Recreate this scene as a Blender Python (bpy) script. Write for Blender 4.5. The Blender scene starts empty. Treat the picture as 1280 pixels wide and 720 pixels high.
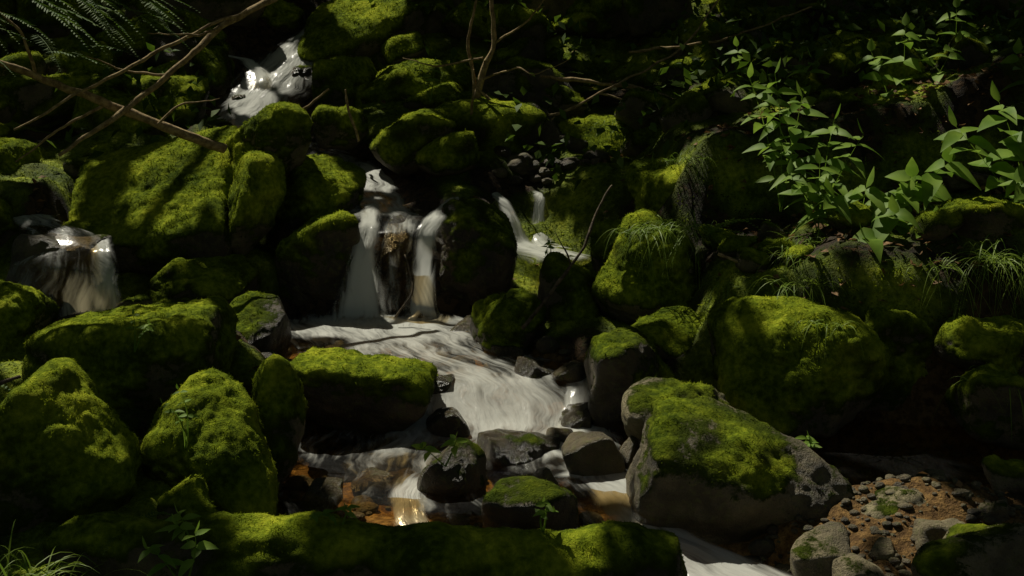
import bpy, bmesh, math
import numpy as np
from mathutils import Vector
rng = np.random.default_rng(11)
scene = bpy.context.scene

# ------------------------------------------------------------ noise
_p = np.random.default_rng(1).permutation(256)
PERM = np.concatenate([_p, _p, _p])
_g = np.random.default_rng(2).normal(size=(256, 3)); _g /= np.linalg.norm(_g, axis=1)[:, None]
def noise(p):
    p = np.asarray(p, float); i = np.floor(p).astype(int); f = p - i; i &= 255
    u = f*f*f*(f*(f*6-15)+10)
    def g(a, b, c):
        h = PERM[PERM[PERM[i[:, 0]+a]+i[:, 1]+b]+i[:, 2]+c] & 255
        return (_g[h]*(f-np.array([a, b, c]))).sum(1)
    l = lambda a, b, t: a+(b-a)*t
    x0 = l(l(g(0,0,0), g(1,0,0), u[:,0]), l(g(0,1,0), g(1,1,0), u[:,0]), u[:,1])
    x1 = l(l(g(0,0,1), g(1,0,1), u[:,0]), l(g(0,1,1), g(1,1,1), u[:,0]), u[:,1])
    return l(x0, x1, u[:, 2])*1.6
def fbm(p, o=4):
    s = 0; a = 1.
    p = np.asarray(p, float)
    for k in range(o):
        s = s + a*noise(p*(2**k)+17.3*k); a *= .5
    return s
def sstep(a, b, x):
    t = np.clip((x-a)/(b-a), 0, 1); return t*t*(3-2*t)
def unit(v):
    v = np.asarray(v, float); return v/(np.linalg.norm(v, axis=-1, keepdims=True)+1e-9)

# ------------------------------------------------------------ materials
def newmat(name):
    m = bpy.data.materials.new(name); m.use_nodes = True
    m.node_tree.nodes.clear(); return m, m.node_tree.nodes, m.node_tree.links
class NB:
    def __init__(s, name):
        s.m, s.n, s.l = newmat(name)
        s.out = s.n.new('ShaderNodeOutputMaterial')
        s.geo = s.n.new('ShaderNodeNewGeometry')
        s.pos = s.geo.outputs['Position']
    def put(s, sock, v):
        if isinstance(v, bpy.types.NodeSocket): s.l.new(v, sock)
        elif isinstance(v, (tuple, list)) and len(v) == 3 and sock.type == 'RGBA': sock.default_value = (*v, 1)
        else: sock.default_value = v
    def noise(s, scale, detail=4, rough=.6, vec=None):
        t = s.n.new('ShaderNodeTexNoise'); t.inputs['Scale'].default_value = scale
        t.inputs['Detail'].default_value = detail; t.inputs['Roughness'].default_value = rough
        s.l.new(vec or s.pos, t.inputs['Vector']); return t.outputs['Fac']
    def math(s, op, a, b=0., clamp=False):
        t = s.n.new('ShaderNodeMath'); t.operation = op; t.use_clamp = clamp
        s.put(t.inputs[0], a); s.put(t.inputs[1], b); return t.outputs[0]
    def step(s, x, a, b):
        t = s.n.new('ShaderNodeMapRange'); t.interpolation_type = 'SMOOTHSTEP'
        s.put(t.inputs[0], x); t.inputs[1].default_value = a; t.inputs[2].default_value = b; return t.outputs[0]
    def mix(s, f, a, b):
        t = s.n.new('ShaderNodeMix'); t.data_type = 'RGBA'
        s.put(t.inputs[0], f); s.put(t.inputs[6], a); s.put(t.inputs[7], b); return t.outputs[2]
    def mixf(s, f, a, b):
        t = s.n.new('ShaderNodeMix'); t.data_type = 'FLOAT'
        s.put(t.inputs[0], f); s.put(t.inputs[2], a); s.put(t.inputs[3], b); return t.outputs[0]
    def attr(s, name):
        t = s.n.new('ShaderNodeAttribute'); t.attribute_name = name; return t.outputs['Fac']
    def bump(s, h, dist, strength=1.):
        t = s.n.new('ShaderNodeBump'); t.inputs['Distance'].default_value = dist
        t.inputs['Strength'].default_value = strength; s.l.new(h, t.inputs['Height']); return t.outputs[0]
    def principled(s, col, rough, spec=.3, normal=None):
        t = s.n.new('ShaderNodeBsdfPrincipled'); s.put(t.inputs['Base Color'], col)
        s.put(t.inputs['Roughness'], rough); s.put(t.inputs['Specular IOR Level'], spec)
        if normal: s.l.new(normal, t.inputs['Normal'])
        return t
    def mixsh(s, f, a, b):
        t = s.n.new('ShaderNodeMixShader'); s.put(t.inputs[0], f)
        s.l.new(a, t.inputs[1]); s.l.new(b, t.inputs[2]); return t.outputs[0]
    def fin(s, sh): s.l.new(sh, s.out.inputs['Surface']); return s.m

MOSS_SHADE, MOSS_D, MOSS_M, MOSS_L = (.030, .042, .005), (.045, .072, .005), (.185, .235, .012), (.42, .45, .03)
def moss_color(b):
    a = b.noise(4, 3); c = b.noise(38, 3)
    v = b.math('ADD', b.math('MULTIPLY', a, .65), b.math('MULTIPLY', c, .45))
    c1 = b.mix(b.step(v, .38, .62), MOSS_D, MOSS_M)
    c1 = b.mix(b.step(v, .54, .78), c1, MOSS_L)
    # shade painted into the moss colour: flanks dark olive, tops yellow-green
    return b.mix(b.step(b.attr('moss'), .45, 1.05), MOSS_SHADE, c1)

def mat_rock():
    b = NB('mossy_rock')
    n1, n2, n3 = b.noise(6, 5), b.noise(34, 5, .7), b.noise(160, 3, .7)
    moss = b.attr('moss'); tint = b.attr('tint'); wet = b.attr('wet')
    mf = b.step(b.math('ADD', moss, b.math('MULTIPLY', b.math('SUBTRACT', n2, .5), .9)), .38, .58)
    dark = b.mix(b.step(n1, .35, .65), (.016, .011, .005), (.065, .042, .018))
    light = b.mix(b.step(n1, .35, .65), (.17, .135, .065), (.38, .32, .17))
    rock = b.mix(tint, dark, light)
    rock = b.mix(b.step(n3, .5, .7), rock, b.mix(.55, rock, (.02, .018, .012)))
    rock = b.mix(b.step(n2, .50, .64), rock, b.mix(.5, rock, (.11, .12, .025)))
    col = b.mix(mf, rock, moss_color(b))
    rough = b.mixf(mf, b.mixf(wet, .7, .25), .95)
    h = b.math('ADD', n2, b.math('MULTIPLY', n3, .5))
    p = b.principled(col, rough, b.mixf(mf, .45, .05), b.bump(h, .022))
    return b.fin(p.outputs[0])
def mat_fuzz():
    b = NB('moss_strands'); c = moss_color(b)
    d = b.n.new('ShaderNodeBsdfDiffuse'); t = b.n.new('ShaderNodeBsdfTranslucent')
    b.put(d.inputs[0], c); b.put(t.inputs[0], c)
    return b.fin(b.mixsh(.22, d.outputs[0], t.outputs[0]))
def mat_ground():
    b = NB('forest_soil')
    n1, n2, n3 = b.noise(3.5, 5), b.noise(26, 5, .7), b.noise(120, 3)
    vo = b.n.new('ShaderNodeTexVoronoi'); vo.inputs['Scale'].default_value = 28; b.l.new(b.pos, vo.inputs['Vector'])
    soil = b.mix(b.step(n2, .35, .65), (.012, .009, .005), (.05, .034, .018))
    bw = b.n.new('ShaderNodeRGBToBW'); b.l.new(vo.outputs['Color'], bw.inputs[0])
    soil = b.mix(b.step(bw.outputs[0], .5, .8), soil, (.07, .042, .018))
    bed = b.mix(b.step(n2, .4, .62), (.12, .06, .014), (.32, .18, .05))
    soil = b.mix(b.attr('wet'), soil, bed)
    mf = b.step(b.math('ADD', b.attr('moss'), b.math('MULTIPLY', b.math('SUBTRACT', n2, .5), 1.0)), .4, .6)
    col = b.mix(mf, soil, moss_color(b))
    h = b.math('ADD', n2, b.math('MULTIPLY', n3, .4))
    return b.fin(b.principled(col, .85, .2, b.bump(h, .03)).outputs[0])
def mat_leaf(name, c1, c2, tr=.45, rough=.45, scale=9):
    b = NB(name); n = b.noise(scale, 2)
    c = b.mix(b.step(n, .35, .65), c1, c2)
    p = b.principled(c, rough, .2)
    t = b.n.new('ShaderNodeBsdfTranslucent'); b.put(t.inputs[0], c)
    return b.fin(b.mixsh(tr, p.outputs[0], t.outputs[0]))
def mat_bark(name, c1, c2):
    b = NB(name); n = b.noise(30, 5, .7)
    c = b.mix(b.step(n, .35, .65), c1, c2)
    return b.fin(b.principled(c, .85, .2, b.bump(n, .01)).outputs[0])
def mat_water():
    b = NB('stream_water_surface')
    uv = b.n.new('ShaderNodeUVMap'); uv.uv_map = 'flow'
    wn = b.n.new('ShaderNodeTexNoise'); wn.inputs['Scale'].default_value = 3.0; wn.inputs['Detail'].default_value = 2; b.l.new(uv.outputs[0], wn.inputs['Vector'])
    va = b.n.new('ShaderNodeVectorMath'); va.operation = 'MULTIPLY_ADD'; b.l.new(wn.outputs['Color'], va.inputs[0]); va.inputs[1].default_value = (.22, .12, 0); b.l.new(uv.outputs[0], va.inputs[2])
    def mp(sc):
        m = b.n.new('ShaderNodeMapping'); m.inputs['Scale'].default_value = sc; b.l.new(va.outputs[0], m.inputs['Vector']); return m.outputs[0]
    s1 = b.noise(1, 3, .5, mp((40, 3.0, 1))); s2 = b.noise(1, 4, .55, mp((9, 3.0, 1)))
    n3 = b.noise(14, 3, .5)
    foam = b.attr('foam'); alpha = b.attr('alpha')
    v = b.math('ADD', foam, b.math('ADD', b.math('MULTIPLY', b.math('SUBTRACT', s1, .5), 1.0), b.math('MULTIPLY', b.math('SUBTRACT', s2, .5), 2.1)))
    f = b.step(v, .14, 1.18)
    nrm = b.bump(b.math('ADD', s2, n3), .005)
    nf = b.bump(b.math('ADD', s2, b.math('MULTIPLY', s1, .4)), .02)
    g = b.n.new('ShaderNodeBsdfGlossy'); b.put(g.inputs['Color'], (.5, .5, .5)); g.inputs['Roughness'].default_value = .22; b.l.new(nrm, g.inputs['Normal'])
    t = b.n.new('ShaderNodeBsdfTransparent'); b.put(t.inputs[0], (.90, .76, .50))
    fr = b.n.new('ShaderNodeFresnel'); fr.inputs[0].default_value = 1.33
    w = b.mixsh(b.math('MULTIPLY', fr.outputs[0], .28), t.outputs[0], g.outputs[0])
    d = b.n.new('ShaderNodeBsdfDiffuse'); b.put(d.inputs[0], (.76, .77, .71)); b.l.new(nf, d.inputs['Normal'])
    tl = b.n.new('ShaderNodeBsdfTranslucent'); b.put(tl.inputs[0], (.84, .85, .80))
    fo = b.mixsh(.5, d.outputs[0], tl.outputs[0])
    sh = b.mixsh(b.math('MULTIPLY', f, .95), w, fo)
    t2 = b.n.new('ShaderNodeBsdfTransparent')
    aa = b.math('MULTIPLY', alpha, b.mixf(b.step(alpha, .3, .95), b.step(s1, .35, .6), 1.))
    return b.fin(b.mixsh(aa, t2.outputs[0], sh))
M_ROCK, M_FUZZ, M_GROUND, M_WATER = mat_rock(), mat_fuzz(), mat_ground(), mat_water()
M_LEAF = mat_leaf('plant_leaf', (.12, .22, .02), (.21, .32, .04), .45, .55)
M_DLEAF = mat_leaf('undergrowth_leaf', (.04, .08, .006), (.08, .13, .012), .4, .6)
M_GRASS = mat_leaf('grass_blade', (.12, .20, .02), (.20, .28, .03), .4, .5)
M_FERN = mat_leaf('fern_leaf', (.045, .10, .012), (.10, .16, .02), .45, .6)
M_LITTER = mat_leaf('dead_leaf', (.09, .045, .018), (.26, .15, .06), .2, .7, 25)
M_CAN = mat_leaf('shade_canopy_leaf', (.04, .09, .015), (.07, .12, .02), .35, .5, 1)  # leaves of the added sun-blocking canopy
M_BARK = mat_bark('bark', (.03, .022, .014), (.12, .09, .055))
M_TWIG = mat_bark('dry_branch', (.14, .095, .045), (.34, .25, .12))

# ------------------------------------------------------------ mesh helpers
def build(name, V, T=None, Q=None, mats=(), midx=None, attrs=None, uv=None, smooth=True, origin=None, parent=None):
    V = np.asarray(V, float)
    o = np.zeros(3) if origin is None else np.asarray(origin, float)
    me = bpy.data.meshes.new(name)
    nt = 0 if T is None else len(T); nq = 0 if Q is None else len(Q)
    me.vertices.add(len(V)); me.vertices.foreach_set('co', (V-o).astype(np.float32).ravel())
    loops = np.concatenate([np.asarray(a, np.int32).ravel() for a in (T, Q) if a is not None and len(a)])
    me.loops.add(len(loops)); me.loops.foreach_set('vertex_index', loops)
    st = np.concatenate([np.arange(nt)*3, nt*3+np.arange(nq)*4]).astype(np.int32)
    me.polygons.add(nt+nq); me.polygons.foreach_set('loop_start', st)
    me.polygons.foreach_set('use_smooth', np.full(nt+nq, smooth, bool))
    for m in mats: me.materials.append(m)
    if midx is not None: me.polygons.foreach_set('material_index', np.asarray(midx, np.int32))
    me.update(calc_edges=True)
    if attrs:
        for k, a in attrs.items():
            at = me.attributes.new(k, 'FLOAT', 'POINT'); at.data.foreach_set('value', np.asarray(a, np.float32))
    if uv is not None:
        u = me.uv_layers.new(name='flow'); u.data.foreach_set('uv', np.asarray(uv, np.float32)[loops].ravel())
    ob = bpy.data.objects.new(name, me); ob.location = o
    scene.collection.objects.link(ob)
    if parent: ob.parent = parent; ob.location = o-np.array(parent.location)
    return ob
def vnorm(V, T):
    fn = np.cross(V[T[:, 1]]-V[T[:, 0]], V[T[:, 2]]-V[T[:, 0]])
    N = np.zeros_like(V)
    for k in range(3):
        for c in range(3): N[:, c] += np.bincount(T[:, k], fn[:, c], len(V))
    return unit(N), fn
_ico = {}
def ico(l):
    if l not in _ico:
        bm = bmesh.new(); bmesh.ops.create_icosphere(bm, subdivisions=l, radius=1)
        V = np.array([v.co[:] for v in bm.verts]); T = np.array([[v.index for v in f.verts] for f in bm.faces]); bm.free()
        _ico[l] = (unit(V), T)
    return _ico[l]
def fuzz(V, T, N, mask, dens, size=1.):
    """short overlapping moss leaflets lying and lifting off the mossy faces"""
    fn = np.cross(V[T[:, 1]]-V[T[:, 0]], V[T[:, 2]]-V[T[:, 0]]); A = np.linalg.norm(fn, axis=1)/2
    fz = fn[:, 2]/(2*A+1e-12)
    w = A*np.clip(mask[T].mean(1)*1.6-.5, 0, 1)*(fz > -.55)
    n = int(w.sum()*dens)
    if n < 5: return np.zeros((0, 3)), np.zeros((0, 3), int), np.zeros(0)
    f = rng.choice(len(T), n, p=w/w.sum())
    r1, r2 = rng.random(n), rng.random(n); fl = r1+r2 > 1; r1[fl] = 1-r1[fl]; r2[fl] = 1-r2[fl]
    a, b_, c = T[f, 0], T[f, 1], T[f, 2]
    P = V[a]+(V[b_]-V[a])*r1[:, None]+(V[c]-V[a])*r2[:, None]
    n_ = unit(N[a]+N[b_]+N[c])
    tg = rng.normal(size=(n, 3)); tg = unit(tg-n_*(tg*n_).sum(1)[:, None])
    d = unit(n_*rng.uniform(.25, .9, n)[:, None]+tg*.9+np.array([0, 0, -.2]))
    cl = .55+.8*sstep(-.3, .5, noise(P*22))
    L = (rng.uniform(.006, .016, n)*cl*size)[:, None]
    s = unit(np.cross(d, n_)+rng.normal(size=(n, 3))*.18)*(.0027*size)
    P = P-n_*.002
    W = np.stack([P-s, P+s, P+d*L], 1).reshape(-1, 3)
    return W, np.arange(3*n).reshape(-1, 3), np.repeat(mask[a], 3)  # strands carry the mask, so steep faces get the painted dark tone
def mossy(name, V, T, bias, tint, wet, dens=1., origin=None, topw=.75, dist=None):
    N, _ = vnorm(V, T)
    if bias > .1: bias += .13
    m = np.clip(N[:, 2]*topw+bias+fbm(V*3.2+5, 3)*.55, 0, 1.15)
    V = V+N*(np.clip(m, 0, 1)*(.010+.012*np.clip(fbm(V*13, 3)+.3, -.3, 1.2)))[:, None]
    N, _ = vnorm(V, T)
    y = V[:, 1].mean() if dist is None else dist
    sc = np.clip(y/5., .9, 2.2)
    FV, FT, FM = fuzz(V, T, N, m, 17000*dens/sc**1.5, sc**.8)
    at = {'moss': np.concatenate([m, FM]), 'tint': np.full(len(V)+len(FV), tint), 'wet': np.full(len(V)+len(FV), wet)}
    mi = np.concatenate([np.zeros(len(T), int), np.ones(len(FT), int)])
    return build(name, np.concatenate([V, FV]), np.concatenate([T, FT+len(V)]), None, [M_ROCK, M_FUZZ], mi, at, origin=origin)
def boulder_geo(x, y, z, sx, sy, sz, seed, p=8, level=5, tilt=(0, 0), K=12, rough=1.):
    r = np.random.default_rng(seed)
    D, T = ico(level)
    if p > 18: K = 5
    p = p*1.2
    n = unit(r.normal(size=(K, 3))); d = r.uniform(.6, 1., K)
    n = np.concatenate([n, [[1,0,0],[-1,0,0],[0,1,0],[0,-1,0],[0,0,1],[0,0,-1]]]); d = np.concatenate([d, np.ones(6)])
    q = np.clip(D@n.T, 0, None)/d
    R = (q**p).sum(1)**(-1/p)
    V = D*R[:, None]
    V = V/(np.abs(V).max(0))
    S = np.array([sx, sy, sz]); s = min(S)
    V = V*S
    a, b = tilt
    ca, sa = math.cos(a), math.sin(a); V = np.stack([V[:, 0]*ca+V[:, 2]*sa, V[:, 1], -V[:, 0]*sa+V[:, 2]*ca], 1)
    cb, sb = math.cos(b), math.sin(b); V = np.stack([V[:, 0], V[:, 1]*cb-V[:, 2]*sb, V[:, 1]*sb+V[:, 2]*cb], 1)
    o = r.uniform(0, 50, 3)
    V = V+D*(fbm(V*(.55/s)+o, 3)*.13*s*rough+fbm(V*6+o, 4)*.022*rough*min(1, s*6))[:, None]
    return V+np.array([x, y, z]), T

# ------------------------------------------------------------ terrain
FY = [-40, 0, 3.5, 4.4, 4.75, 5.0, 5.95, 6.2, 7.4, 7.6, 8.3, 9.1, 9.7, 10.2, 10.8, 11.1, 11.7, 12.3, 14, 18, 40, 100]
FZ = [-.6, -.25, -.14, -.12, -.08, 0, 0, .12, .14, .6, .68, .77, .86, .98, 1.2, 1.45, 1.68, 1.9, 2.5, 4.5, 15, 36]
HY = [0, 3.5, 4.5, 4.85, 5.1, 5.5, 6, 6.6, 7.2, 7.6, 8.3, 9.1, 10, 10.8, 12, 14]
HW = [.6, .5, .55, .8, .95, .98, .8, .6, .6, .45, .3, .25, .35, .45, .2, .05]
CY = [0, 3.5, 4.5, 4.85, 5.1, 5.5, 6, 6.6, 7.2, 7.6, 8.3, 9.1, 9.7, 10.2, 10.8, 12.3, 14, 100]
CX = [1.5, 1., .5, .05, -.05, -.1, -.1, -.55, -.75, -.65, -.85, -1.15, -1.6, -2., -1.85, -1.6, -1.5, -1.5]
def gz(x, y, fine=True):
    x = np.asarray(x, float); y = np.asarray(y, float)
    f = np.interp(y, FY, FZ); d = np.abs(x-np.interp(y, CY, CX)); hw = np.interp(y, HY, HW)
    ch = sstep(hw-.1, hw+.3, d)
    z = f-.09+.2*ch
    ga = lambda cx, cy, rx, ry: np.exp(-((x-cx)/rx)**2-((y-cy)/ry)**2)
    z = z-.48*ga(.22, 7.95, .45, .40)-.28*ga(.15, 7.5, .35, .35)-.1*ga(.1, 8.5, .25, .3)
    z = z-.20*sstep(1.9, 1.6, np.abs(x-1.7)*1.5)*sstep(.55, .3, np.abs(y-5.55))
    z = z-.05*sstep(.8, 1.1, x)*sstep(5.3, 5.0, y)
    b = sstep(.75, 1.1, x)*sstep(5.9, 6.15, y+.12*np.sin(x*4))
    z = z+b*(.30+.25*np.clip(x-.9, 0, 3))*(1-.5*sstep(7.5, 10, y))
    z = z+.10*np.clip(-1.2-x, 0, 5)*sstep(4, 5, y)
    z = z-.2*ga(-2.5, 7., .5, .35)-.12*ga(-2.9, 8.2, .3, .9)
    z = z-.38*sstep(-1.05, -1.35, x)*sstep(-2.75, -2.5, x)*sstep(7.3, 7.55, y)*sstep(8.5, 8.0, y)
    z = z-.08*ga(-1.9, 10.5, .5, .6)
    far = sstep(4, 9, np.abs(x)); z = z+far*1.0
    if fine:
        P = np.stack([x.ravel(), y.ravel(), np.zeros(x.size)], 1)
        z = z+(fbm(P*1.6, 4)*.09*(.2+.8*ch.ravel())+fbm(P*9, 3)*.016).reshape(x.shape)
    return z
def gz1(x, y): return float(gz(np.array([x]), np.array([y]))[0])
xs = np.concatenate([np.linspace(-60, -4.6, 36), np.arange(-4.5, 4.5, .032), np.linspace(4.6, 60, 36)])
ys = np.concatenate([np.linspace(-40, 3.1, 30), np.arange(3.2, 13.5, .034), np.linspace(13.7, 95, 70)])
X, Y = np.meshgrid(xs, ys); Z = gz(X, Y)
V = np.stack([X.ravel(), Y.ravel(), Z.ravel()], 1)
nx, ny = len(xs), len(ys)
I = (np.arange(ny-1)[:, None]*nx+np.arange(nx-1)[None]).ravel()
Q = np.stack([I, I+1, I+1+nx, I+nx], 1)
T = np.concatenate([Q[:, [0, 1, 2]], Q[:, [0, 2, 3]]])
N, _ = vnorm(V, T)
chn = np.abs(V[:, 0]-np.interp(V[:, 1], CY, CX))-np.interp(V[:, 1], HY, HW)
beach = sstep(.7, .9, V[:, 0])*sstep(6.05, 5.85, V[:, 1])
wetm = np.clip(sstep(.2, .0, chn)*sstep(7.4, 7.0, V[:, 1])+beach*.6, 0, 1)
moss = np.clip(.72+fbm(V*2.1+9, 3)*.8+.15*sstep(7.5, 9, V[:, 1]), 0, 1)*(1-sstep(.25, .0, chn))*(1-beach)
build('ground', V, None, Q, [M_GROUND], None, {'moss': moss, 'wet': wetm})
tc = V[T].mean(1); near = (np.abs(tc[:, 0]) < tc[:, 1]*.42+.3) & (tc[:, 1] > 3.8) & (tc[:, 1] < 13.4)
FV, FT, FM = fuzz(V, T[near], N, moss, 5500, 1.7)
build('moss_carpet', FV, FT, None, [M_FUZZ], None, {'moss': FM})

# ------------------------------------------------------------ boulders
# x, y, z, sx, sy, sz, moss, tint, wet, tilt, p, name
R_ = [
 (-1.72,4.95,.20,.32,.36,.37,.65,.3,0,(.1,0),7,'mossy_boulder'),
 (-1.19,5.12,.17,.30,.30,.30,.65,.3,0,(-.05,0),6,'mossy_boulder'),
 (-.957,5.4,.14,.125,.2,.28,.6,.3,0,(0,0),7,'mossy_boulder'),
 (-1.635,5.95,.28,.47,.40,.25,.65,.3,0,(.08,-.05),7,'mossy_boulder'),
 (-2.36,6.3,.37,.20,.3,.23,.6,.3,0,(0,0),7,'mossy_boulder'),
 (-.70,6.02,.11,.33,.30,.19,.32,.08,.4,(.12,-.1),12,'mossy_boulder'),
 (-1.28,6.7,.18,.20,.22,.21,-.1,.05,.6,(.2,0),14,'wet_boulder'),
 (-2.41,7.2,.42,.24,.26,.22,-.5,.2,.5,(.1,0),8,'wet_boulder'),
 (-2.9,7.6,.60,.14,.2,.18,.6,.3,0,(0,0),8,'mossy_boulder'),
 (-3.14,8.3,.79,.2,.3,.23,.5,.3,0,(0,0),8,'mossy_boulder'),
 (-3.33,9.5,1.08,.36,.3,.22,.4,.3,0,(0,0),8,'mossy_boulder'),
 (-2.52,9.6,1.14,.30,.35,.26,.4,.2,.2,(.2,0),9,'mossy_boulder'),
 (-2.08,7.9,.60,.47,.44,.31,.5,.12,.1,(-.24,.32),22,'mossy_boulder'),
 (-1.44,8.05,.98,.28,.28,.31,.75,.3,0,(.1,0),7,'mossy_boulder'),
 (-1.50,7.66,.67,.15,.26,.34,.7,.3,0,(.12,0),8,'mossy_boulder'),
 (-1.2,9.2,.99,.2,.25,.17,.4,.3,0,(0,0),8,'mossy_boulder'),
 (-.64,8.95,.88,.29,.3,.27,.45,.2,0,(.2,0),10,'mossy_boulder'),
 (-1.16,8.05,.68,.26,.28,.27,.4,.08,.3,(0,0),8,'mossy_boulder'),
 (-1.12,7.62,.42,.27,.22,.27,.35,.05,.3,(0,0),8,'mossy_boulder'),
 (-1.75,7.35,.25,.32,.22,.20,.3,.05,.3,(0,0),9,'mossy_boulder'),
 (-.64,7.58,.42,.10,.13,.24,-.6,.02,1.,(0,0),8,'wet_boulder'),
 (-.22,7.62,.46,.22,.24,.31,.2,.02,.6,(-.1,0),9,'wet_boulder'),
 (.0,6.8,.2,.2,.22,.2,.25,.1,.4,(0,0),8,'mossy_boulder'),
 (.286,7.0,.30,.19,.2,.24,.3,.1,.2,(0,0),7,'mossy_boulder'),
 (.71,6.95,.42,.28,.27,.35,.55,.3,0,(0,0),9,'mossy_boulder'),
 (.99,7.85,.72,.37,.3,.29,.75,.3,0,(-.1,0),7,'mossy_boulder'),
 (.62,7.55,.48,.18,.2,.22,.55,.2,0,(0,0),7,'mossy_boulder'),
 (.625,9.35,.86,.46,.3,.22,.55,.2,0,(0,0),8,'mossy_boulder'),
 (1.28,8.75,.97,.16,.14,.12,-.4,.8,0,(-.5,0),9,'bare_rock'),
 (.03,8.85,.79,.17,.14,.14,-.2,.25,0,(0,0),10,'bare_rock'),
 (-.74,10.5,1.13,.44,.4,.29,.5,.3,0,(0,0),8,'mossy_boulder'),
 (-1.15,11.35,1.63,.60,.5,.33,.5,.3,0,(.1,0),8,'mossy_boulder'),
 (-.16,9.5,.88,.2,.2,.2,.5,.2,0,(0,0),8,'mossy_boulder'),
 (1.23,5.95,.26,.40,.32,.28,.6,.3,0,(0,0),6,'mossy_boulder'),
 (.506,5.95,.16,.22,.22,.21,.15,.12,.4,(-.25,0),13,'mossy_boulder'),
 (.733,5.5,.16,.27,.22,.18,-.05,.7,0,(.1,0),8,'mossy_boulder'),
 (.93,5.12,.00,.47,.34,.26,.09,.32,.3,(.26,.1),8,'mossy_boulder'),
 (.737,6.4,.25,.17,.2,.12,.5,.3,0,(0,0),8,'mossy_boulder'),
 (1.17,6.4,.43,.18,.2,.13,.5,.3,0,(0,0),8,'mossy_boulder'),
 (-.228,5.2,.03,.13,.13,.15,.1,.1,.7,(.1,0),11,'mossy_boulder'),
 (.06,4.97,.0,.19,.15,.13,.1,.2,.3,(0,0),7,'mossy_boulder'),
 (.01,5.6,-.01,.20,.16,.09,-.4,.05,1.,(0,0),11,'wet_boulder'),
 (-.28,5.9,.01,.11,.12,.09,-.5,.1,1.,(.1,0),10,'wet_boulder'),
 (.33,5.4,.03,.12,.13,.12,-.5,.25,.6,(-.3,0),11,'wet_boulder'),
 (.48,5.42,.02,.06,.08,.1,-.3,.3,.4,(0,0),9,'wet_boulder'),
 (.27,5.95,.02,.09,.1,.08,-.5,.1,1.,(0,0),10,'wet_boulder'),
 (.1,6.35,.11,.10,.1,.08,-.5,.1,1.,(.2,0),10,'wet_boulder'),
 (-.55,5.35,-.05,.10,.08,.06,-.5,.3,1.,(0,0),9,'wet_boulder'),
 (.22,5.75,.01,.07,.08,.06,-.5,.2,1.,(0,0),9,'wet_boulder'),
 (.30,6.3,.12,.10,.1,.08,-.4,.15,1.,(0,0),9,'wet_boulder'),
 (-.22,7.15,.12,.13,.1,.08,-.3,.1,1.,(0,0),9,'wet_boulder'),
 (.14,5.22,.0,.06,.07,.07,-.4,.2,1.,(0,0),9,'wet_boulder'),
 (-.02,6.62,.13,.08,.07,.05,-.4,.1,1.,(0,0),9,'wet_boulder'),
 (-.35,6.22,.09,.08,.08,.06,-.4,.1,1.,(0,0),9,'wet_boulder'),
 (-.75,5.15,-.03,.09,.08,.06,-.4,.2,1.,(0,0),9,'wet_boulder'),
 (1.42,4.9,.02,.15,.13,.085,-.45,.75,0,(-.1,0),9,'bare_rock'),
 (1.49,4.68,.0,.11,.1,.09,-.45,.65,0,(0,0),9,'bare_rock'),
 (1.56,4.38,.02,.26,.2,.14,.0,.5,0,(-.2,0),9,'bare_rock'),
 (1.08,4.6,-.01,.12,.1,.07,-.2,.45,0,(-.3,0),10,'bare_rock'),
 (1.16,4.48,-.02,.09,.09,.06,-.3,.5,0,(0,0),10,'bare_rock'),
 (1.27,4.62,-.03,.06,.06,.05,-.3,.5,0,(0,0),10,'bare_rock'),
 (1.75,4.85,.02,.08,.08,.06,-.3,.5,0,(0,0),10,'bare_rock'),
 (1.62,5.15,.03,.07,.07,.05,-.3,.4,0,(0,0),10,'bare_rock'),
 (1.9,5.1,.05,.09,.08,.07,0,.4,0,(0,0),10,'bare_rock'),
 (2.05,5.65,.16,.15,.2,.17,.4,.2,0,(0,0),8,'mossy_boulder'),
 (2.12,5.95,.35,.24,.22,.15,.5,.2,0,(0,0),8,'mossy_boulder'),
 (1.68,6.12,.28,.28,.2,.22,.5,.2,0,(0,0),8,'mossy_boulder'),
 (3.05,10.5,1.38,.36,.4,.27,.5,.2,0,(0,0),8,'mossy_boulder'),
 (1.6,11.5,1.62,.55,.5,.35,.5,.2,0,(0,0),8,'mossy_boulder'),
 (.4,11.0,1.22,.5,.4,.28,.5,.2,0,(0,0),8,'mossy_boulder'),
 (2.3,6.4,.74,.26,.25,.2,.5,.2,0,(0,0),8,'mossy_boulder'),
 (-1.156,4.72,.10,.10,.1,.08,.5,.2,0,(0,0),8,'mossy_boulder'),
 (-.30,9.9,1.0,.25,.25,.2,.5,.2,0,(0,0),8,'mossy_boulder'),
 (-2.55,10.75,1.25,.3,.3,.28,.3,.1,.2,(0,0),9,'mossy_boulder'),
 (-3.0,10.8,1.5,.4,.3,.3,.4,.15,0,(0,0),9,'mossy_boulder'),
 (-1.30,10.5,1.2,.22,.3,.24,.5,.1,0,(0,0),9,'mossy_boulder'),
 (-2.15,11.7,1.72,.32,.3,.22,.4,.1,0,(0,0),9,'mossy_boulder'),
 (-2.62,8.7,.80,.18,.25,.18,.4,.2,0,(0,0),8,'mossy_boulder'),
 (-.48,9.7,.98,.16,.2,.14,.5,.2,0,(0,0),8,'mossy_boulder'),
 (-1.9,10.65,1.08,.09,.1,.12,-.3,.05,1,(0,0),9,'wet_boulder'),
 (-1.65,10.75,1.22,.12,.1,.14,-.1,.05,1,(0,0),9,'wet_boulder'),
 (-2.16,10.45,1.04,.08,.1,.1,-.1,.05,1,(0,0),9,'wet_boulder'),
]
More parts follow.
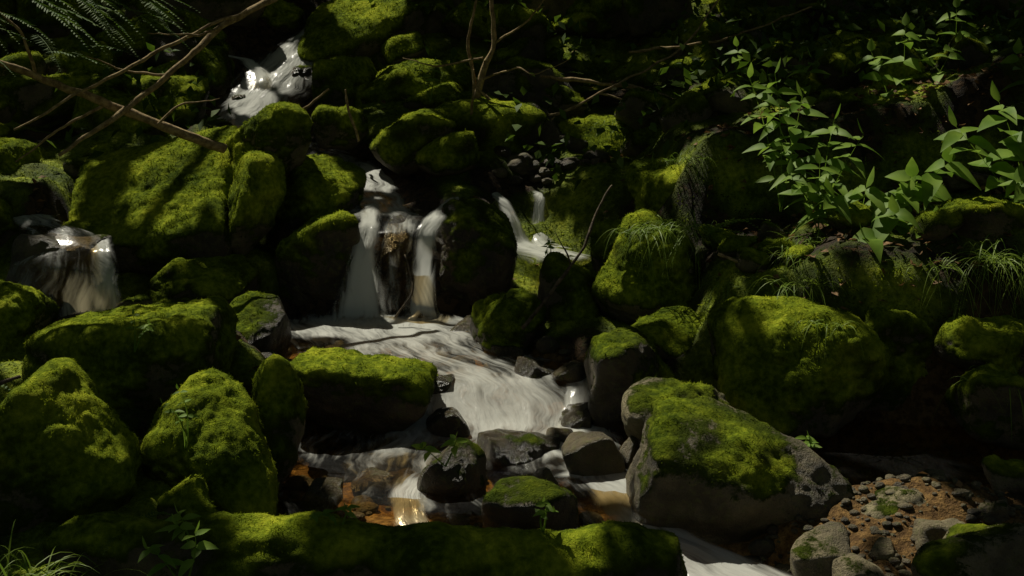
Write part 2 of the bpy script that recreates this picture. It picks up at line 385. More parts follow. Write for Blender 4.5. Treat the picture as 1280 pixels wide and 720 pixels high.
for i, r in enumerate(R_):
    V, T = boulder_geo(*r[:6], seed=(100+i if i < 53 else 300+i), p=r[10], tilt=r[9], level=5 if r[3] < .2 or r[1] > 8.5 else 6)
    mossy(r[11], V, T, r[6], r[7], r[8], origin=r[:3])
n = 0
for k in range(1500):
    x = rng.uniform(-4.6, 4.6); y = rng.uniform(5.6, 13.5)
    d = abs(x-np.interp(y, CY, CX))-np.interp(y, HY, HW)
    s = rng.uniform(.06, .2)*(1+.12*(y-5.6))
    if y > 8.6: s *= 1.15
    if d < s*.9+.03+.1*(y > 9.5) or abs(x) > .4*y+.4: continue
    if x > .5 and y < 6.2: continue
    if -.35 < x < .75 and 6.8 < y < 9: continue
    if x < -1.9 and 6.5 < y < 8.8: s = min(s, .08)
    if -2.6 < x < -1.5 and 8.6 < y < 10.2: s = min(s, .07)
    if x > 1 and 6.2 < y < 8: s = min(s, .09)
    if x < -.9 and y < 6: continue
    V, T = boulder_geo(x, y, gz1(x, y)+s*.15, s*rng.uniform(.9, 1.5), s, s*rng.uniform(.6, .95), seed=900+k, p=rng.uniform(7, 13), level=4, tilt=(rng.uniform(-.35, .35), 0))
    mossy('mossy_stone', V, T, rng.uniform(.0, .6), rng.uniform(.02, .3), .2, origin=(x, y, gz1(x, y)))
    n += 1
    if n > 170: break

# mossy fallen log in the foreground
def tube_geo(P, R, seg=48, stepl=.02, lump=.0, seed=0, cap=True):
    P = np.asarray(P, float); R = np.asarray(R, float)
    s = np.concatenate([[0], np.cumsum(np.linalg.norm(np.diff(P, axis=0), axis=1))])
    m = max(3, int(s[-1]/stepl)); t = np.linspace(0, s[-1], m)
    C = np.stack([np.interp(t, s, P[:, k]) for k in range(3)], 1); rr = np.interp(t, s, R)
    for _ in range(6):
        C2 = C.copy(); C2[1:-1] = C[:-2]*.25+C[1:-1]*.5+C[2:]*.25; C = C2
    tg = unit(np.gradient(C, axis=0)); up = np.array([0, 0, 1.]) if abs(tg[:, 2]).mean() < .8 else np.array([0, 1., 0])
    a = unit(np.cross(tg, up)); b = np.cross(a, tg)
    th = np.linspace(0, 2*math.pi, seg, endpoint=False)
    V = C[:, None]+(a[:, None]*np.cos(th)[None, :, None]+b[:, None]*np.sin(th)[None, :, None])*rr[:, None, None]
    V = V.reshape(-1, 3)
    if lump: 
        nrm = unit(V-np.repeat(C, seg, 0)); V = V+nrm*(fbm(V*(2.2)+seed, 4)*lump)[:, None]
    i = np.arange(m-1)[:, None]*seg; j = np.arange(seg)[None]; j2 = (j+1) % seg
    Q = np.stack([i+j, i+j2, i+seg+j2, i+seg+j], -1).reshape(-1, 4)
    T = np.concatenate([Q[:, [0, 1, 2]], Q[:, [0, 2, 3]]])
    c0, c1 = len(V), len(V)+1
    V = np.concatenate([V, [C[0], C[-1]]])
    jj = np.arange(seg); e = (m-1)*seg
    T = np.concatenate([T, np.stack([np.full(seg, c0), (jj+1) % seg, jj], 1), np.stack([np.full(seg, c1), e+jj, e+(jj+1) % seg], 1)])
    return V, T[:, [0, 2, 1]]
V, T = tube_geo([(-1.5,4.36,.09),(-1.32,4.35,.09),(-.8,4.3,.08),(-.2,4.28,.065),(.3,4.3,.03),(.5,4.33,.0),(.54,4.33,-.01)], [.05,.12,.14,.135,.135,.12,.05], 80, .02, .05, 3)
Nn, _ = vnorm(V, T)
if (Nn[:, 2]*(V[:, 2]-.06)).sum() < 0: T = T[:, [0, 2, 1]]
mossy('mossy_log', V, T, .28, .15, 0, 1.2, origin=(-.5, 4.3, .1))

# ------------------------------------------------------------ branches
def branch(name, specs, mat, seg=8):
    Vs, Ts, o = [], [], 0
    for P, R in specs:
        L = np.linalg.norm(np.diff(np.asarray(P, float), axis=0), axis=1).sum()
        V, T = tube_geo(P, R, seg, max(.02, L/60)); V = V+np.stack([fbm(V*5+k*9, 3) for k in range(3)], 1)*.014
        Vs.append(V); Ts.append(T+o); o += len(V)
    return build(name, np.concatenate(Vs), np.concatenate(Ts), None, [mat], origin=specs[0][0][0])
branch('fallen_branch', [([(-1.2,8.1,2.05),(-1.65,7.6,1.75),(-1.95,7.3,1.42),(-2.35,6.9,1.1)], [.022,.02,.017,.012]),
  ([(-1.65,7.6,1.75),(-1.7,7.3,1.7),(-1.95,7.1,1.72)], [.01,.007,.003]), ([(-1.9,7.35,1.48),(-2.1,7.3,1.5),(-2.3,7.2,1.6)], [.009,.006,.002])], M_TWIG)
branch('fallen_branch', [([(-2.9,6.7,1.72),(-2.5,7.0,1.5),(-2.1,7.25,1.3),(-1.62,7.5,1.06)], [.014,.018,.022,.026]),
  ([(-2.2,7.2,1.34),(-2.5,7.1,1.15),(-2.6,7.0,1.05)], [.01,.007,.003]), ([(-2.5,7.,1.5),(-2.55,6.9,1.75),(-2.7,6.9,1.9)], [.01,.007,.003]),
  ([(-1.95,7.3,1.22),(-1.85,7.35,1.32),(-1.62,7.4,1.35)], [.008,.006,.002])], M_TWIG)
branch('fallen_branch', [([(-2.5,6.7,1.25),(-2.2,7.0,1.45),(-1.9,7.2,1.62),(-1.5,7.5,1.85)], [.006,.009,.01,.008])], M_TWIG)
branch('stick', [([(.05,6.6,.28),(.3,6.75,.55),(.53,7.0,.92)], [.010,.009,.006]), ([(.3,6.75,.55),(.22,6.8,.72)], [.005,.002])], M_BARK)
branch('stick', [([(-.62,7.15,.20),(-.52,7.2,.33),(-.58,7.3,.5)], [.006,.005,.003])], M_BARK)
branch('dead_shrub', [([(-.3,9.3,.95),(-.22,9.2,1.35),(-.12,9.2,1.6),(-.15,9.2,2.1)], [.03,.024,.018,.014]),
  ([(-.25,9.25,1.25),(-.3,9.2,1.6),(-.2,9.1,2.1)], [.014,.011,.008]), ([(-.3,9.1,1.0),(-.26,8.9,1.2),(-.25,8.8,1.45)], [.012,.01,.004]),
  ([(-.25,9.2,1.3),(-.05,9.2,1.12),(.3,9.2,1.1),(.7,9.2,1.3),(1.2,9.4,1.55),(1.5,9.5,1.95)], [.01,.011,.01,.009,.008,.006]),
  ([(.6,9.2,1.25),(.9,9.2,1.18),(1.2,9.1,1.2)], [.007,.005,.002]), ([(.3,9.2,1.1),(.2,9.1,.98),(.0,9.1,1.0)], [.007,.005,.002]),
  ([(-.2,9.2,1.5),(-.5,9.1,1.45),(-.75,9.1,1.5)], [.008,.006,.002]), ([(-.12,9.2,1.6),(.1,9.1,1.75),(.25,9.,1.95)], [.009,.007,.003]),
  ([(-.22,9.2,1.35),(.05,9.0,1.45),(.15,8.9,1.4),(.4,8.9,1.5)], [.008,.006,.005,.002])], M_TWIG)
branch('stick', [([(-1.03,8.9,.95),(-1.1,8.9,1.2),(-1.12,8.9,1.3)], [.01,.008,.004])], M_TWIG)
branch('stick', [([(-1.42,8.9,1.15),(-1.2,8.7,1.32)], [.012,.006])], M_TWIG)
branch('stick', [([(1.0,6.5,.66),(1.2,6.4,.6),(1.45,6.4,.55)], [.008,.007,.005])], M_TWIG)
branch('stick', [([(.2,9.6,1.35),(.9,9.5,1.28),(1.35,9.2,1.12)], [.014,.014,.01])], M_TWIG)
branch('stick', [([(.9,10.2,1.5),(1.6,10.0,1.6),(2.2,9.8,1.85)], [.012,.010,.006])], M_TWIG)
branch('exposed_root', [([(-2.2,4.9,.55),(-1.9,4.7,.5),(-1.75,4.75,.56)], [.012,.012,.006])], M_BARK)
branch('exposed_root', [([(2.3,6.9,1.0),(2.7,6.7,.9),(3.0,6.6,.85)], [.03,.028,.02])], M_BARK)

# ------------------------------------------------------------ leaves
class MB:
    def __init__(s): s.v = []; s.q = []; s.n = 0
    def add(s, V, Q): s.v.append(V); s.q.append(np.asarray(Q)+s.n); s.n += len(V)
    def leaf(s, base, d, up, L, W, droop=.3):
        d = unit(d); side = unit(np.cross(d, up)); up = np.cross(side, d)
        t = np.array([0, .15, .35, .6, .82, 1.]); w = np.array([.05, .72, 1., .78, .38, 0.02])
        c = np.asarray(base)+d*(t*L)[:, None]-np.array([0, 0, 1.])*(droop*L*t*t)[:, None]
        l = c+side*(w*W/2)[:, None]+up*(w*W*.12)[:, None]; r = c-side*(w*W/2)[:, None]+up*(w*W*.12)[:, None]
        V = np.concatenate([l, c, r]); Q = []
        for i in range(5): Q += [[i, i+1, i+7, i+6], [i+6, i+7, i+13, i+12]]
        s.add(V, Q)
    def strip(s, P, w, side):
        P = np.asarray(P); ww = (np.linspace(1, .1, len(P))*w)[:, None]
        V = np.concatenate([P-side*ww, P+side*ww]); m = len(P)
        s.add(V, [[i, i+1, m+i+1, m+i] for i in range(m-1)])
    def obj(s, name, mat, origin=None): return build(name, np.concatenate(s.v), None, np.concatenate(s.q), [mat], origin=origin)
def rot(a): return np.array([math.cos(a), math.sin(a), 0])
def plant(name, base, tips, L, W, pairs=5, start=.35, mat=None, droop=.3):
    mb = MB()
    base = np.asarray(base, float)
    for tp in tips:
        tp = np.asarray(tp, float); t = np.linspace(0, 1, 14)[:, None]
        mid = (base+tp)/2+np.array([rng.uniform(-.05, .05), rng.uniform(-.03, .03), .05])
        C = base*(1-t)**2+2*mid*t*(1-t)+tp*t*t
        mb.strip(C, .004, np.array([1., 0, 0])); mb.strip(C, .004, np.array([0, 1., 0]))
        a = rng.uniform(0, 6.3)
        for k in range(pairs):
            f = start+(1-start)*k/(pairs-1+1e-6); P = C[int(f*13)]
            sz = 1-.45*abs(f-.65)/.4*.8
            for sgn in (0, math.pi):
                d = rot(a+sgn+rng.uniform(-.3, .3))*1.+np.array([0, 0, rng.uniform(-.15, .35)])
                # blades lean down-slope toward the open stream and the light
                mb.leaf(P, d, np.array([rng.uniform(-.5, .3), rng.uniform(-.9, -.1), .8]), L*sz*rng.uniform(.75, 1.15), W*sz*rng.uniform(.8, 1.1), droop*rng.uniform(.5, 1.8))
            a += 1.57+rng.uniform(-.3, .3)
        mb.leaf(tp, rot(a)*.4+np.array([0, 0, 1]), rot(a), L*.5, W*.5, 0)
    return mb.obj(name, mat or M_LEAF, base)
plant('broadleaf_plant', (1.42,7.05,.78), [(1.22,6.85,1.5),(1.36,6.9,1.52),(1.5,6.9,1.4)], .18, .07, 7, .3)
plant('broadleaf_plant', (1.6,6.95,.75), [(1.62,6.7,1.3),(1.38,6.75,1.2),(1.78,6.75,1.22)], .18, .07, 6, .3)
plant('broadleaf_plant', (1.55,6.75,.7), [(1.5,6.5,1.1),(1.35,6.5,1.05)], .17, .07, 5, .3)
plant('broadleaf_plant', (1.72,6.7,.7), [(1.7,6.4,1.0),(1.9,6.4,.98),(1.55,6.45,.95)], .22, .13, 4, .4, droop=.5)
plant('broadleaf_plant', (2.0,6.75,.75), [(1.92,6.4,1.05),(2.1,6.4,1.12)], .22, .13, 4, .4, droop=.5)
plant('broadleaf_plant', (1.9,6.5,.72), [(1.8,6.25,.9),(2.0,6.25,.85),(1.65,6.2,.78)], .20, .12, 3, .4, droop=.5)
plant('broadleaf_plant', (2.55,6.6,.8), [(2.1,6.3,1.3),(2.3,6.3,1.42),(2.45,6.3,1.25)], .22, .12, 5, .4)
plant('broadleaf_plant', (2.6,6.4,.75), [(2.35,6.2,1.05),(2.5,6.2,1.2)], .2, .12, 4, .4)
plant('broadleaf_plant', (2.35,8.,1.0), [(2.1,7.8,1.6),(2.3,7.8,1.75),(2.6,7.8,1.65)], .17, .10, 6, .3)
plant('broadleaf_plant', (1.7,8.2,.9), [(1.5,8.,1.4),(1.8,8.,1.55)], .16, .08, 6, .3)
plant('broadleaf_plant', (3.1,7.6,1.1), [(2.8,7.4,1.6),(3.,7.4,1.75)], .2, .11, 5, .3)
plant('broadleaf_plant', (1.6,8.8,1.0), [(1.45,8.6,1.6),(1.7,8.6,1.7),(1.85,8.6,1.5)], .15, .08, 6, .3)
plant('broadleaf_plant', (2.9,8.9,1.2), [(2.6,8.7,1.7),(2.9,8.7,1.85),(3.2,8.7,1.7)], .18, .10, 6, .3)
for (x, y, z, h, L) in [(-1.0,4.18,.17,.12,.08),(-.25,5.0,.15,.1,.07),(-1.2,4.9,.25,.22,.05),(-.55,4.25,.2,.08,.05),(.1,4.3,.18,.1,.05),(-1.0,4.05,.1,.18,.09),(-1.5,5.3,.5,.15,.05),(1.15,5.2,.1,.1,.05),(-.6,9.8,1.15,.3,.08),(.2,7.1,.5,.12,.05)]:
    plant('seedling', (x, y, z), [(x+rng.uniform(-.05, .05), y, z+h), (x+rng.uniform(-.1, .1), y-.03, z+h*.8)], L, L*.45, 3, .5, droop=.2)
def grass(name, base, n, L, spread=.06, dirb=(0, -.4, .5), w=.003, droop=1.2, mat=None):
    mb = MB(); base = np.asarray(base, float)
    for k in range(n):
        a = rng.uniform(0, 6.3); d = unit(rot(a)*.7+np.array(dirb)+rng.normal(size=3)*.15); l = L*rng.uniform(.5, 1.1)
        p0 = base+np.array([rng.normal()*spread, rng.normal()*spread*.7, 0]); t = np.linspace(0, 1, 8)[:, None]
        P = p0+d*l*t-np.array([0, 0, 1.])*droop*l*t**2.2*rng.uniform(.6, 1.1)
        mb.strip(P, w*rng.uniform(.6, 1.2), unit(np.cross(d, [0, 0, 1.])+rng.normal(size=3)*.3))
    return mb.obj(name, mat or M_GRASS, base)
for b_, n_, L in [((1.5,6.5,.72),90,.34),((1.38,6.35,.68),70,.32),((1.3,6.1,.6),50,.26),((.75,6.72,.74),70,.3),((.9,6.85,.72),50,.28),((.62,6.75,.72),30,.2),((2.2,6.05,.72),120,.38),((2.4,6.0,.7),90,.36),((2.0,6.1,.68),60,.28),
                  ((1.35,5.75,.5),30,.16),((.65,9.1,1.02),60,.28),((.8,9.2,1.05),40,.25),((1.0,9.,1.1),30,.22),((1.1,7.6,1.0),40,.18),((2.1,5.6,.3),50,.22),((1.05,6.3,.55),30,.16),((.9,7.6,.98),40,.2)]:
    grass('grass_tuft', b_, n_, L)
grass('grass_tuft', (-1.52,4.12,.06), 70, .40, .08, (.25, -.1, .9), .004, .75)
grass('grass_tuft', (-1.38,4.02,.0), 60, .32, .08, (.2, -.1, .8), .004, .8)
def frond(mb, base, d, L, W, droop=.3, n=18):
    d = unit(d); side = unit(np.cross(d, [0, 0, 1.])); t = np.linspace(0, 1, n)
    C = np.asarray(base)+d*(t*L)[:, None]-np.array([0, 0, 1.])*(droop*L*t*t)[:, None]
    mb.strip(C, .003, side)
    for i in range(1, n):
        f = t[i]; w = W*min(1, f*4+.25)*(1-f*.92)
        for sg in (-1, 1):
            dd = unit(side*sg+d*.45+np.array([0, 0, rng.uniform(-.3, .1)])); e = unit(np.cross(dd, [0, 0, 1.]))*L/n*.42
            P = C[i]; V = np.array([P, P+dd*w*.4+e, P+dd*w, P+dd*w*.4-e]); mb.add(V, [[0, 1, 2, 3]])
def fern(name, base, n, L, W, dirs=None, mat=None, up=.5):
    mb = MB()
    for k in range(n):
        a = rng.uniform(0, 6.3) if dirs is None else rng.uniform(*dirs)
        frond(mb, base, rot(a)+np.array([0, 0, up*rng.uniform(.5, 1.4)]), L*rng.uniform(.7, 1.1), W, .5*rng.uniform(.6, 1.4))
    return mb.obj(name, mat or M_FERN, base)
fern('fern', (-1.25,4.35,.17), 7, .2, .05)
fern('fern', (.98,6.75,.7), 4, .4, .07, (-.6, .9), M_GRASS, .8)
fern('fern', (-2.0,4.8,.5), 6, .22, .06)
fern('fern', (2.6,8.6,1.2), 9, .5, .12); fern('fern', (3.3,9,1.4), 9, .5, .12)
fern('fern', (1.3,10,1.25), 8, .4, .1); fern('fern', (.3,10.3,1.3), 8, .4, .1); fern('fern', (3.0,6.9,1.3), 9, .5, .12)
# hemlock bough reaching in at the upper left
mb = MB()
for k in range(46):
    x = rng.uniform(-3.0, -1.75); y = rng.uniform(6.2, 7.0); z = 1.98-.2*rng.random()*(1 if x > -2.2 else 1.6)
    frond(mb, (x, y, z), rot(rng.uniform(-1.2, .6))+np.array([0, 0, rng.uniform(-.5, .1)]), rng.uniform(.2, .38), .085, .35, 26)
hb = mb.obj('hemlock_bough', M_FERN, (-2.6, 6.5, 1.9))
V, T = tube_geo([(-4.5,6.9,2.3),(-3.2,6.7,2.1),(-2.2,6.5,2.0),(-1.5,6.4,1.93)], [.04,.025,.014,.005], 8, .05)
build('bough_wood', V, T, None, [M_BARK], parent=hb)

def scatter_leaves(name, P, L, W, mat, flat=.6, parent=None):
    n = len(P)
    d = unit(rng.normal(size=(n, 3))*np.array([1, 1, flat])); s = unit(np.cross(d, unit(rng.normal(size=(n, 3))*np.array([.5, .5, .3])+np.array([0, 0, 1.]))))
    l = (L*rng.uniform(.6, 1.2, n))[:, None]; w = (W*rng.uniform(.7, 1.2, n))[:, None]; u = np.cross(s, d)
    P = P-d*l*.5
    V = np.stack([P, P+d*l*.45+s*w*.5+u*w*.15, P+d*l-u*l*.1, P+d*l*.45-s*w*.5+u*w*.15], 1).reshape(-1, 3)
    return build(name, V, None, np.arange(4*n).reshape(-1, 4), [mat], parent=parent)
# undergrowth: clumps on the far banks
C = []
for k in range(420):
    x = rng.uniform(-4.5, 5.); y = rng.uniform(8.2, 14)
    if abs(x-np.interp(y, CY, CX)) < .75 or (x < 1.2 and rng.random() < .75): continue
    m = int(rng.integers(10, 30)); c = np.array([x, y, gz1(x, y)+.15])
    C.append(c+rng.normal(size=(m, 3))*np.array([.16, .16, .13])+np.array([0, 0, .08]))
scatter_leaves('undergrowth', np.concatenate(C), .10, .055, M_DLEAF, 1.)
# dead leaves
n = 1500; x = rng.uniform(-4, 4.4, n); y = rng.uniform(4.2, 12, n); sel = (noise(np.stack([x, y, x*0], 1)*1.3) > -.1) | (x > 1)
x, y = x[sel], y[sel]; d = np.abs(x-np.interp(y, CY, CX))-np.interp(y, HY, HW); x, y = x[d > .15], y[d > .15]
x2 = rng.uniform(1.2, 3.2, 900); y2 = rng.uniform(6.0, 8.2, 900); x = np.concatenate([x, x2]); y = np.concatenate([y, y2])
scatter_leaves('leaf_litter', np.stack([x, y, gz(x, y)+.012], 1), .055, .035, M_LITTER, .15)

# pebbles
D, T3 = ico(2); Vs, Ts, tn, o = [], [], [], 0
def peb(x, y, s, tint=None):
    global o
    r = rng.normal(size=3); V = D*(1+.25*noise(D*1.3+r*9)[:, None])*np.array([rng.uniform(.8, 1.5), rng.uniform(.8, 1.3), rng.uniform(.5, .8)])*s
    a = rng.uniform(0, 3.1); c, q = math.cos(a), math.sin(a); V = np.stack([V[:, 0]*c-V[:, 1]*q, V[:, 0]*q+V[:, 1]*c, V[:, 2]], 1)
    V = V+np.array([x, y, gz1(x, y)+s*.2]); Vs.append(V); Ts.append(T3+o); o += len(V); tn.append(np.full(len(V), rng.uniform(.05, .5) if tint is None else tint))
for k in range(3200):
    x = rng.uniform(.9, 2.5); y = rng.uniform(4.0, 5.85)
    if fbm(np.array([[x*1.5, y*1.5, 3]]), 2)[0] < -.45: continue
    peb(x, y, .005+.016*rng.random()**2.6)
for k in range(520):
    y = rng.uniform(4.6, 7.3); x = np.interp(y, CY, CX)+rng.uniform(-1, 1)*(np.interp(y, HY, HW)+.15); peb(x, y, .012+.045*rng.random()**2, rng.uniform(0, .4))
for k in range(30): peb(rng.uniform(-.1, .6), rng.uniform(8.6, 9.2), .03+.05*rng.random()**2, rng.uniform(0, .3))
V = np.concatenate(Vs); build('pebbles', V, np.concatenate(Ts), None, [M_ROCK], None, {'moss': np.zeros(len(V)), 'tint': np.concatenate(tn), 'wet': np.full(len(V), .3)})

# ------------------------------------------------------------ water
WV, WQ, WF, WA, WU, wo = [], [], [], [], [], 0
def ribbon(P, soft=0., nu=25, bulge=.1, step=.02, lump=.005, side=.35):
    global wo
    P = np.asarray(P, float)
    s = np.concatenate([[0], np.cumsum(np.linalg.norm(np.diff(P[:, :3], axis=0), axis=1))])
    m = int(s[-1]/step)+2; t = np.linspace(0, s[-1], m)
    A = np.stack([np.interp(t, s, P[:, k]) for k in range(5)], 1)
    for _ in range(4): B = A.copy(); B[1:-1] = A[:-2]*.25+A[1:-1]*.5+A[2:]*.25; A = B
    u = np.linspace(-1, 1, nu)
    V = np.repeat(A[:, None, :3], nu, 1); V[:, :, 0] += u[None]*A[:, 3:4]; V[:, :, 2] -= bulge*A[:, 3:4]*(u**2)[None]
    uv = np.stack([u[None]*A[:, 3:4]+wo*.37, np.repeat(t[:, None], nu, 1)], -1).reshape(-1, 2)
    V = V.reshape(-1, 3)
    q = np.stack([uv[:, 0]*9, uv[:, 1]*2.5, uv[:, 0]*0], 1)
    h = fbm(q, 3); fo = np.repeat(A[:, 4], nu)
    V[:, 2] += h*lump*(.35+fo); V[:, 1] -= h*lump*fo
    al = np.ones((m, nu))
    if soft: al *= sstep(1.0, 1-soft, np.abs(u))[None]
    al *= sstep(0, .08, t/s[-1])[:, None]*sstep(1, .92, t/s[-1])[:, None]
    i = np.arange(m-1)[:, None]*nu; j = np.arange(nu-1)[None]
    WQ.append((np.stack([i+j, i+j+1, i+nu+j+1, i+nu+j], -1).reshape(-1, 4))+wo)
    fo = fo*(1-side*np.tile(np.abs(u)**2, m))
    WV.append(V); WF.append(fo); WA.append(al.ravel()); WU.append(uv); wo += len(V)
# main pool and run
ribbon([(-.78,7.5,.15,.4,1.),(-.75,7.3,.15,.6,1.25),(-.68,7.05,.148,.75,1.0),(-.55,6.8,.145,.75,.72),(-.45,6.6,.14,.75,.62),(-.28,6.4,.135,.7,.68),(-.18,6.22,.12,.5,.88),(-.12,6.1,.06,.5,1.1),(-.10,5.98,.012,.55,1.15),(-.10,5.85,.006,.75,.85),(-.12,5.65,.004,1.0,.32),(-.12,5.3,.002,1.15,.15),(-.08,5.1,.0,1.0,.2),(-.05,4.95,-.0,.85,.2),(0,4.8,-.02,.8,.0)], nu=61, bulge=.0, lump=.005, side=.9)
ribbon([(.35,5.45,.016,.25,.4),(.42,5.2,.01,.14,1),(.45,5.0,-.03,.13,1.1),(.55,4.86,-.06,.18,1.1),(.70,4.7,-.08,.24,1.1),(.85,4.5,-.1,.32,1.1),(.95,4.1,-.11,.42,.9),(1.0,3.5,-.12,.5,.5)], .4, 31, .08)
ribbon([(-.35,5.35,.014,.12,.5),(-.4,5.1,.008,.08,1),(-.38,4.98,-.04,.07,1),(-.3,4.85,-.07,.12,.8),(-.1,4.65,-.09,.3,.4),(.3,4.6,-.1,.35,.5),(.6,4.5,-.1,.3,.7)], .3)
ribbon([(.12,5.3,.014,.06,.8),(.16,5.1,.008,.05,1.1),(.2,4.9,-.05,.06,1.1),(.3,4.75,-.08,.12,.8)], .3)
ribbon([(.35,6.45,.15,.12,.5),(.32,6.15,.12,.1,1),(.3,6.0,.04,.1,1.1),(.3,5.8,.016,.2,.9),(.3,5.5,.014,.25,.6)], .6)
ribbon([(.15,5.72,.018,.1,.8),(.2,5.5,.018,.12,1),(.22,5.25,.014,.1,.9)], .6)
ribbon([(-.62,6.35,.14,.12,.6),(-.45,6.1,.11,.1,1),(-.42,5.9,.03,.1,1.),(-.45,5.7,.018,.2,.7),(-.5,5.4,.016,.25,.3),(-.5,5.15,.012,.2,.1)], .6)
ribbon([(1.6,6.0,.025,1.0,-1.),(1.6,5.6,.025,1.0,-1.),(1.6,5.2,.02,.9,-1.)], 0, 41, 0, .03, .002, 0)
# main falls
ribbon([(-1.9,9.9,.92,.2,.3),(-1.5,9.7,.84,.25,.3),(-1.2,9.35,.80,.2,.5),(-1.08,9.05,.78,.2,.9),(-.97,8.75,.745,.2,1.),(-.9,8.4,.71,.2,.85),(-.82,8.05,.68,.2,.75),(-.72,7.8,.66,.3,.6),(-.66,7.6,.64,.3,.5)], .3, 31, .05)
ribbon([(-.84,8.0,.69,.07,.7),(-.82,7.7,.67,.07,1),(-.81,7.5,.64,.08,1.2),(-.82,7.40,.52,.09,1.2),(-.83,7.36,.36,.13,1.2),(-.84,7.33,.2,.19,1.2),(-.84,7.22,.155,.28,1.)], .7, 25, .25)
ribbon([(-.33,8.0,.73,.05,.7),(-.38,7.75,.71,.07,1),(-.45,7.5,.67,.08,1.2),(-.48,7.40,.6,.075,1.2),(-.49,7.36,.42,.07,1.2),(-.49,7.34,.2,.095,1.2),(-.49,7.25,.155,.17,1.)], .7, 25, .25)
ribbon([(-.62,7.7,.65,.13,.4),(-.64,7.46,.6,.13,.3),(-.65,7.42,.4,.12,.25),(-.65,7.38,.15,.12,.5)], .5, 25, .1)
# upper cascade
ribbon([(-1.55,12.4,1.95,.10,1.),(-1.62,11.9,1.80,.11,1.),(-1.70,11.5,1.68,.13,1.),(-1.76,11.2,1.57,.18,1.),(-1.82,10.95,1.46,.27,1.1),(-1.88,10.75,1.34,.38,1.1),(-1.95,10.5,1.20,.38,1.1),(-2.02,10.2,1.08,.30,1.1),(-2.08,9.9,.98,.26,.9),(-2.0,9.7,.92,.25,.5)], .7, 31, .12, lump=.008)
ribbon([(-2.5,10.9,1.48,.06,.9),(-2.35,10.85,1.46,.06,.95),(-2.15,10.8,1.42,.08,.95),(-2.02,10.65,1.32,.12,1),(-1.98,10.5,1.24,.12,1)], .7)
# left stream
ribbon([(-2.95,9.6,1.0,.12,.7),(-2.88,9.2,.98,.10,1),(-2.9,8.9,.84,.12,.9),(-2.95,8.5,.73,.2,.5),(-2.85,8.0,.70,.2,.9),(-2.76,7.6,.69,.16,.9),(-2.62,7.42,.68,.15,.7),(-2.45,7.25,.665,.2,.3),(-2.4,7.08,.62,.25,.22),(-2.4,6.94,.52,.26,.35),(-2.4,6.9,.38,.26,.5),(-2.38,6.86,.22,.27,.7),(-2.3,6.6,.2,.35,.4)], .35, 31, .2, side=-.6)
ribbon([(-2.25,7.3,.62,.06,.7),(-2.18,7.1,.56,.08,.9),(-2.14,7.0,.4,.09,1.),(-2.12,6.95,.25,.11,1.1),(-2.1,6.8,.21,.16,.9)], .7)
# right side trickles
ribbon([(-.2,8.7,.70,.06,.8),(-.06,8.35,.65,.05,1),(0,8.22,.55,.055,1),(.05,8.14,.42,.10,1),(.2,8.0,.40,.24,1),(.34,7.85,.39,.28,.8),(.3,7.6,.36,.2,.2),(.2,7.35,.26,.2,.0)], .6, 25, .1)
ribbon([(.17,8.6,.68,.05,1),(.17,8.45,.64,.045,1),(.16,8.34,.48,.055,1),(.18,8.2,.41,.1,1),(.27,8.05,.40,.15,.9)], .6)
build('stream_water', np.concatenate(WV), None, np.concatenate(WQ), [M_WATER], None, {'foam': np.concatenate(WF), 'alpha': np.concatenate(WA)}, np.concatenate(WU))

# ------------------------------------------------------------ unseen trees, their canopy added to block the sun
S = unit(np.array([-.35, .45, .82]))
SUN_GAPS = [(-1.44,8.0,1.2,.38),(-1.45,7.7,.95,.28),(-2.1,7.8,.95,.20),(-1.85,8.0,1.0,.18),(-1.85,10.8,1.3,.22),(-2.0,10.3,1.1,.18),(-1.65,5.95,.5,.32),(-2.35,6.3,.6,.24),(-1.75,4.95,.55,.18),(-1.2,5.1,.45,.2),
 (-.65,6.0,.3,.22),(-.8,7.3,.25,.35),(-.83,7.4,.45,.2),(-.5,7.4,.45,.2),(-.95,8.7,.75,.24),(-.45,6.7,.14,.34),(-.1,6.1,.1,.34),(-.6,5.5,.0,.36),(-.35,5.2,0,.22),(.0,5.6,0,.15),(.58,6.8,.6,.22),(.7,6.7,.75,.12),(1.0,7.7,.98,.16),(1.2,5.9,.55,.14),(.52,5.85,.35,.18),(.68,5.45,.3,.3),
 (.78,5.1,.28,.36),(1.2,5.1,.15,.14),(-.22,5.2,.15,.14),(.05,4.95,.12,.17),(.36,5.35,.1,.17),(.75,4.7,-.08,.28),(1.42,4.85,.08,.18),(1.5,4.6,.05,.18),(1.1,4.55,.02,.12),
 (1.35,6.9,1.4,.32),(1.45,6.9,1.1,.26),(1.7,6.5,1.0,.3),(2.2,6.3,1.3,.34),(2.4,6.2,1.05,.24),(1.95,6.4,.85,.2),(-.62,8.85,1.1,.14),(-.7,10.4,1.35,.18),(-1.2,11.2,1.85,.3),(-2.2,7.0,.5,.2),(-3.05,8.2,.95,.26),(-2.5,9.5,1.4,.2),(-3.3,9.4,1.25,.24),(-2.75,7.9,.7,.18),
 (1.5,11.3,1.9,.2),(.2,4.3,.2,.06),(-.8,4.3,.2,.08),(-1.9,7.3,1.4,.3),(-2.4,6.6,1.75,.34),(.2,8.05,.4,.24),(1.28,8.75,1.05,.14),(.6,9.3,1.1,.14),(-.1,9.2,1.5,.2),(-1.25,6.6,.3,.1),(1.6,5.4,.05,.12),(2.3,7.8,1.6,.2),(2.8,8.7,1.7,.2),(1.5,8.4,1.5,.2),(2.3,6.0,.75,.2),(1.4,6.3,.7,.12),(-1.45,4.1,.2,.12),(.4,11,1.5,.14),(1.3,10,1.5,.14),(.5,9.9,1.3,.1)]
n = 116000
P = np.stack([rng.uniform(-8.5, 4.5, n), rng.uniform(4.5, 21, n), rng.uniform(4.6, 6.6, n)], 1)
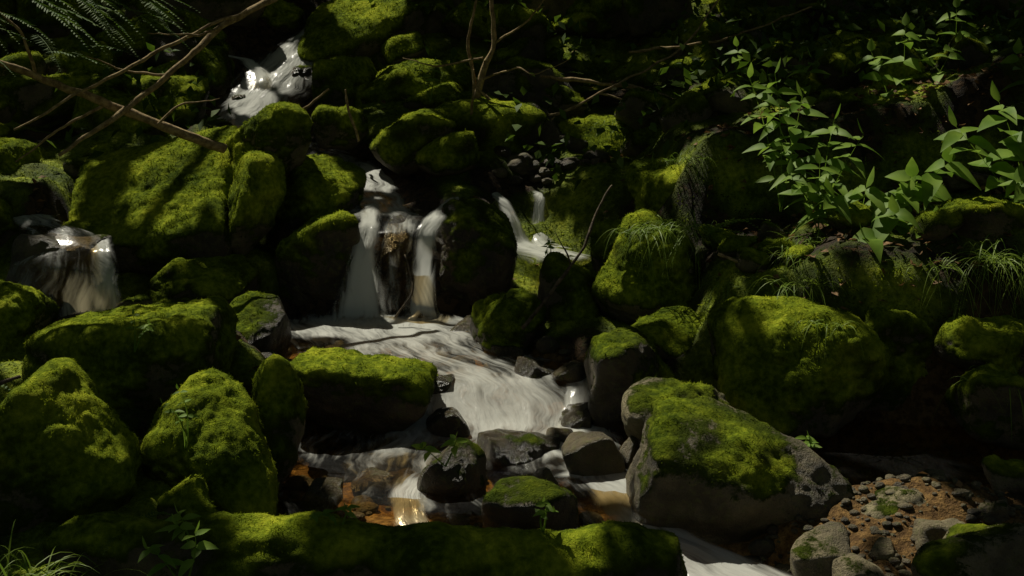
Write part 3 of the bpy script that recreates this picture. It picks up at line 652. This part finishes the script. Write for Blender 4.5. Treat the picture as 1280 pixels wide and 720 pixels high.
keep = np.ones(n, bool)
for gx, gy, gzz, gr in SUN_GAPS:  # leaves left out along the sun rays so chosen spots are lit
    v = P-np.array([gx, gy, gzz]); pp = v-(v@S)[:, None]*S
    keep &= np.linalg.norm(pp, axis=1) > gr*(.95+.25*noise(P*2.2))+.055
P = P[keep]
trunks = [(-5.2,8.5),(5.6,9.5),(-6.5,16),(6.5,18),(.5,21)]
own = np.argmin([np.hypot(P[:, 0]-a, P[:, 1]-b) for a, b in trunks], 0)
for i, (a, b) in enumerate(trunks):
    z0 = gz1(a, b)-.2; specs = [([(a, b, z0), (a+.1, b, z0+2), (a, b+.1, max(5.2, z0+3.5)), (a+.1, b, max(8, z0+5))], [.28, .2, .16, .08])]
    for k in range(9):
        an = rng.uniform(0, 6.3); e = rng.uniform(1.5, 3.5); h = rng.uniform(3.6, 5.6)+max(0, z0-1)*.5
        specs.append(([(a, b, h), (a+math.cos(an)*e*.5, b+math.sin(an)*e*.5, h+.5), (a+math.cos(an)*e, b+math.sin(an)*e, h+.9)], [.07, .045, .015]))
    t = branch('offscreen_tree', specs, M_BARK, 12)
    if (own == i).sum() > 10: scatter_leaves('shade_crown', P[own == i], .15, .13, M_CAN, .35, parent=t)

# ------------------------------------------------------------ light, world, camera
w = bpy.data.worlds.new('World'); scene.world = w; w.use_nodes = True
nt = w.node_tree; bg = nt.nodes['Background']
sky = nt.nodes.new('ShaderNodeTexSky'); sky.sky_type = 'NISHITA'; sky.sun_disc = False
sky.sun_elevation = math.asin(S[2]); sky.sun_rotation = math.atan2(S[0], S[1])
mx = nt.nodes.new('ShaderNodeMix'); mx.data_type = 'RGBA'; mx.blend_type = 'MULTIPLY'; mx.inputs[0].default_value = 1; mx.inputs[7].default_value = (1., .90, .64, 1)
nt.links.new(sky.outputs[0], mx.inputs[6]); nt.links.new(mx.outputs[2], bg.inputs[0]); bg.inputs[1].default_value = .037
sun = bpy.data.lights.new('sun', 'SUN'); sun.energy = 5; sun.angle = math.radians(.5); sun.color = (1, .95, .80)
so = bpy.data.objects.new('sun', sun); so.rotation_euler = Vector(S).to_track_quat('Z', 'Y').to_euler(); so.location = (-5, 8, 12)
scene.collection.objects.link(so)
cam = bpy.data.cameras.new('camera'); cam.sensor_width = 36; cam.lens = 46.875; cam.shift_y = -.28125; cam.clip_end = 400
co = bpy.data.objects.new('camera', cam); co.location = (0, 0, 1.9); co.rotation_euler = (math.radians(90), 0, 0)
scene.collection.objects.link(co); scene.camera = co
scene.view_settings.view_transform = 'Standard'; scene.view_settings.look = 'None'; scene.view_settings.exposure = 0
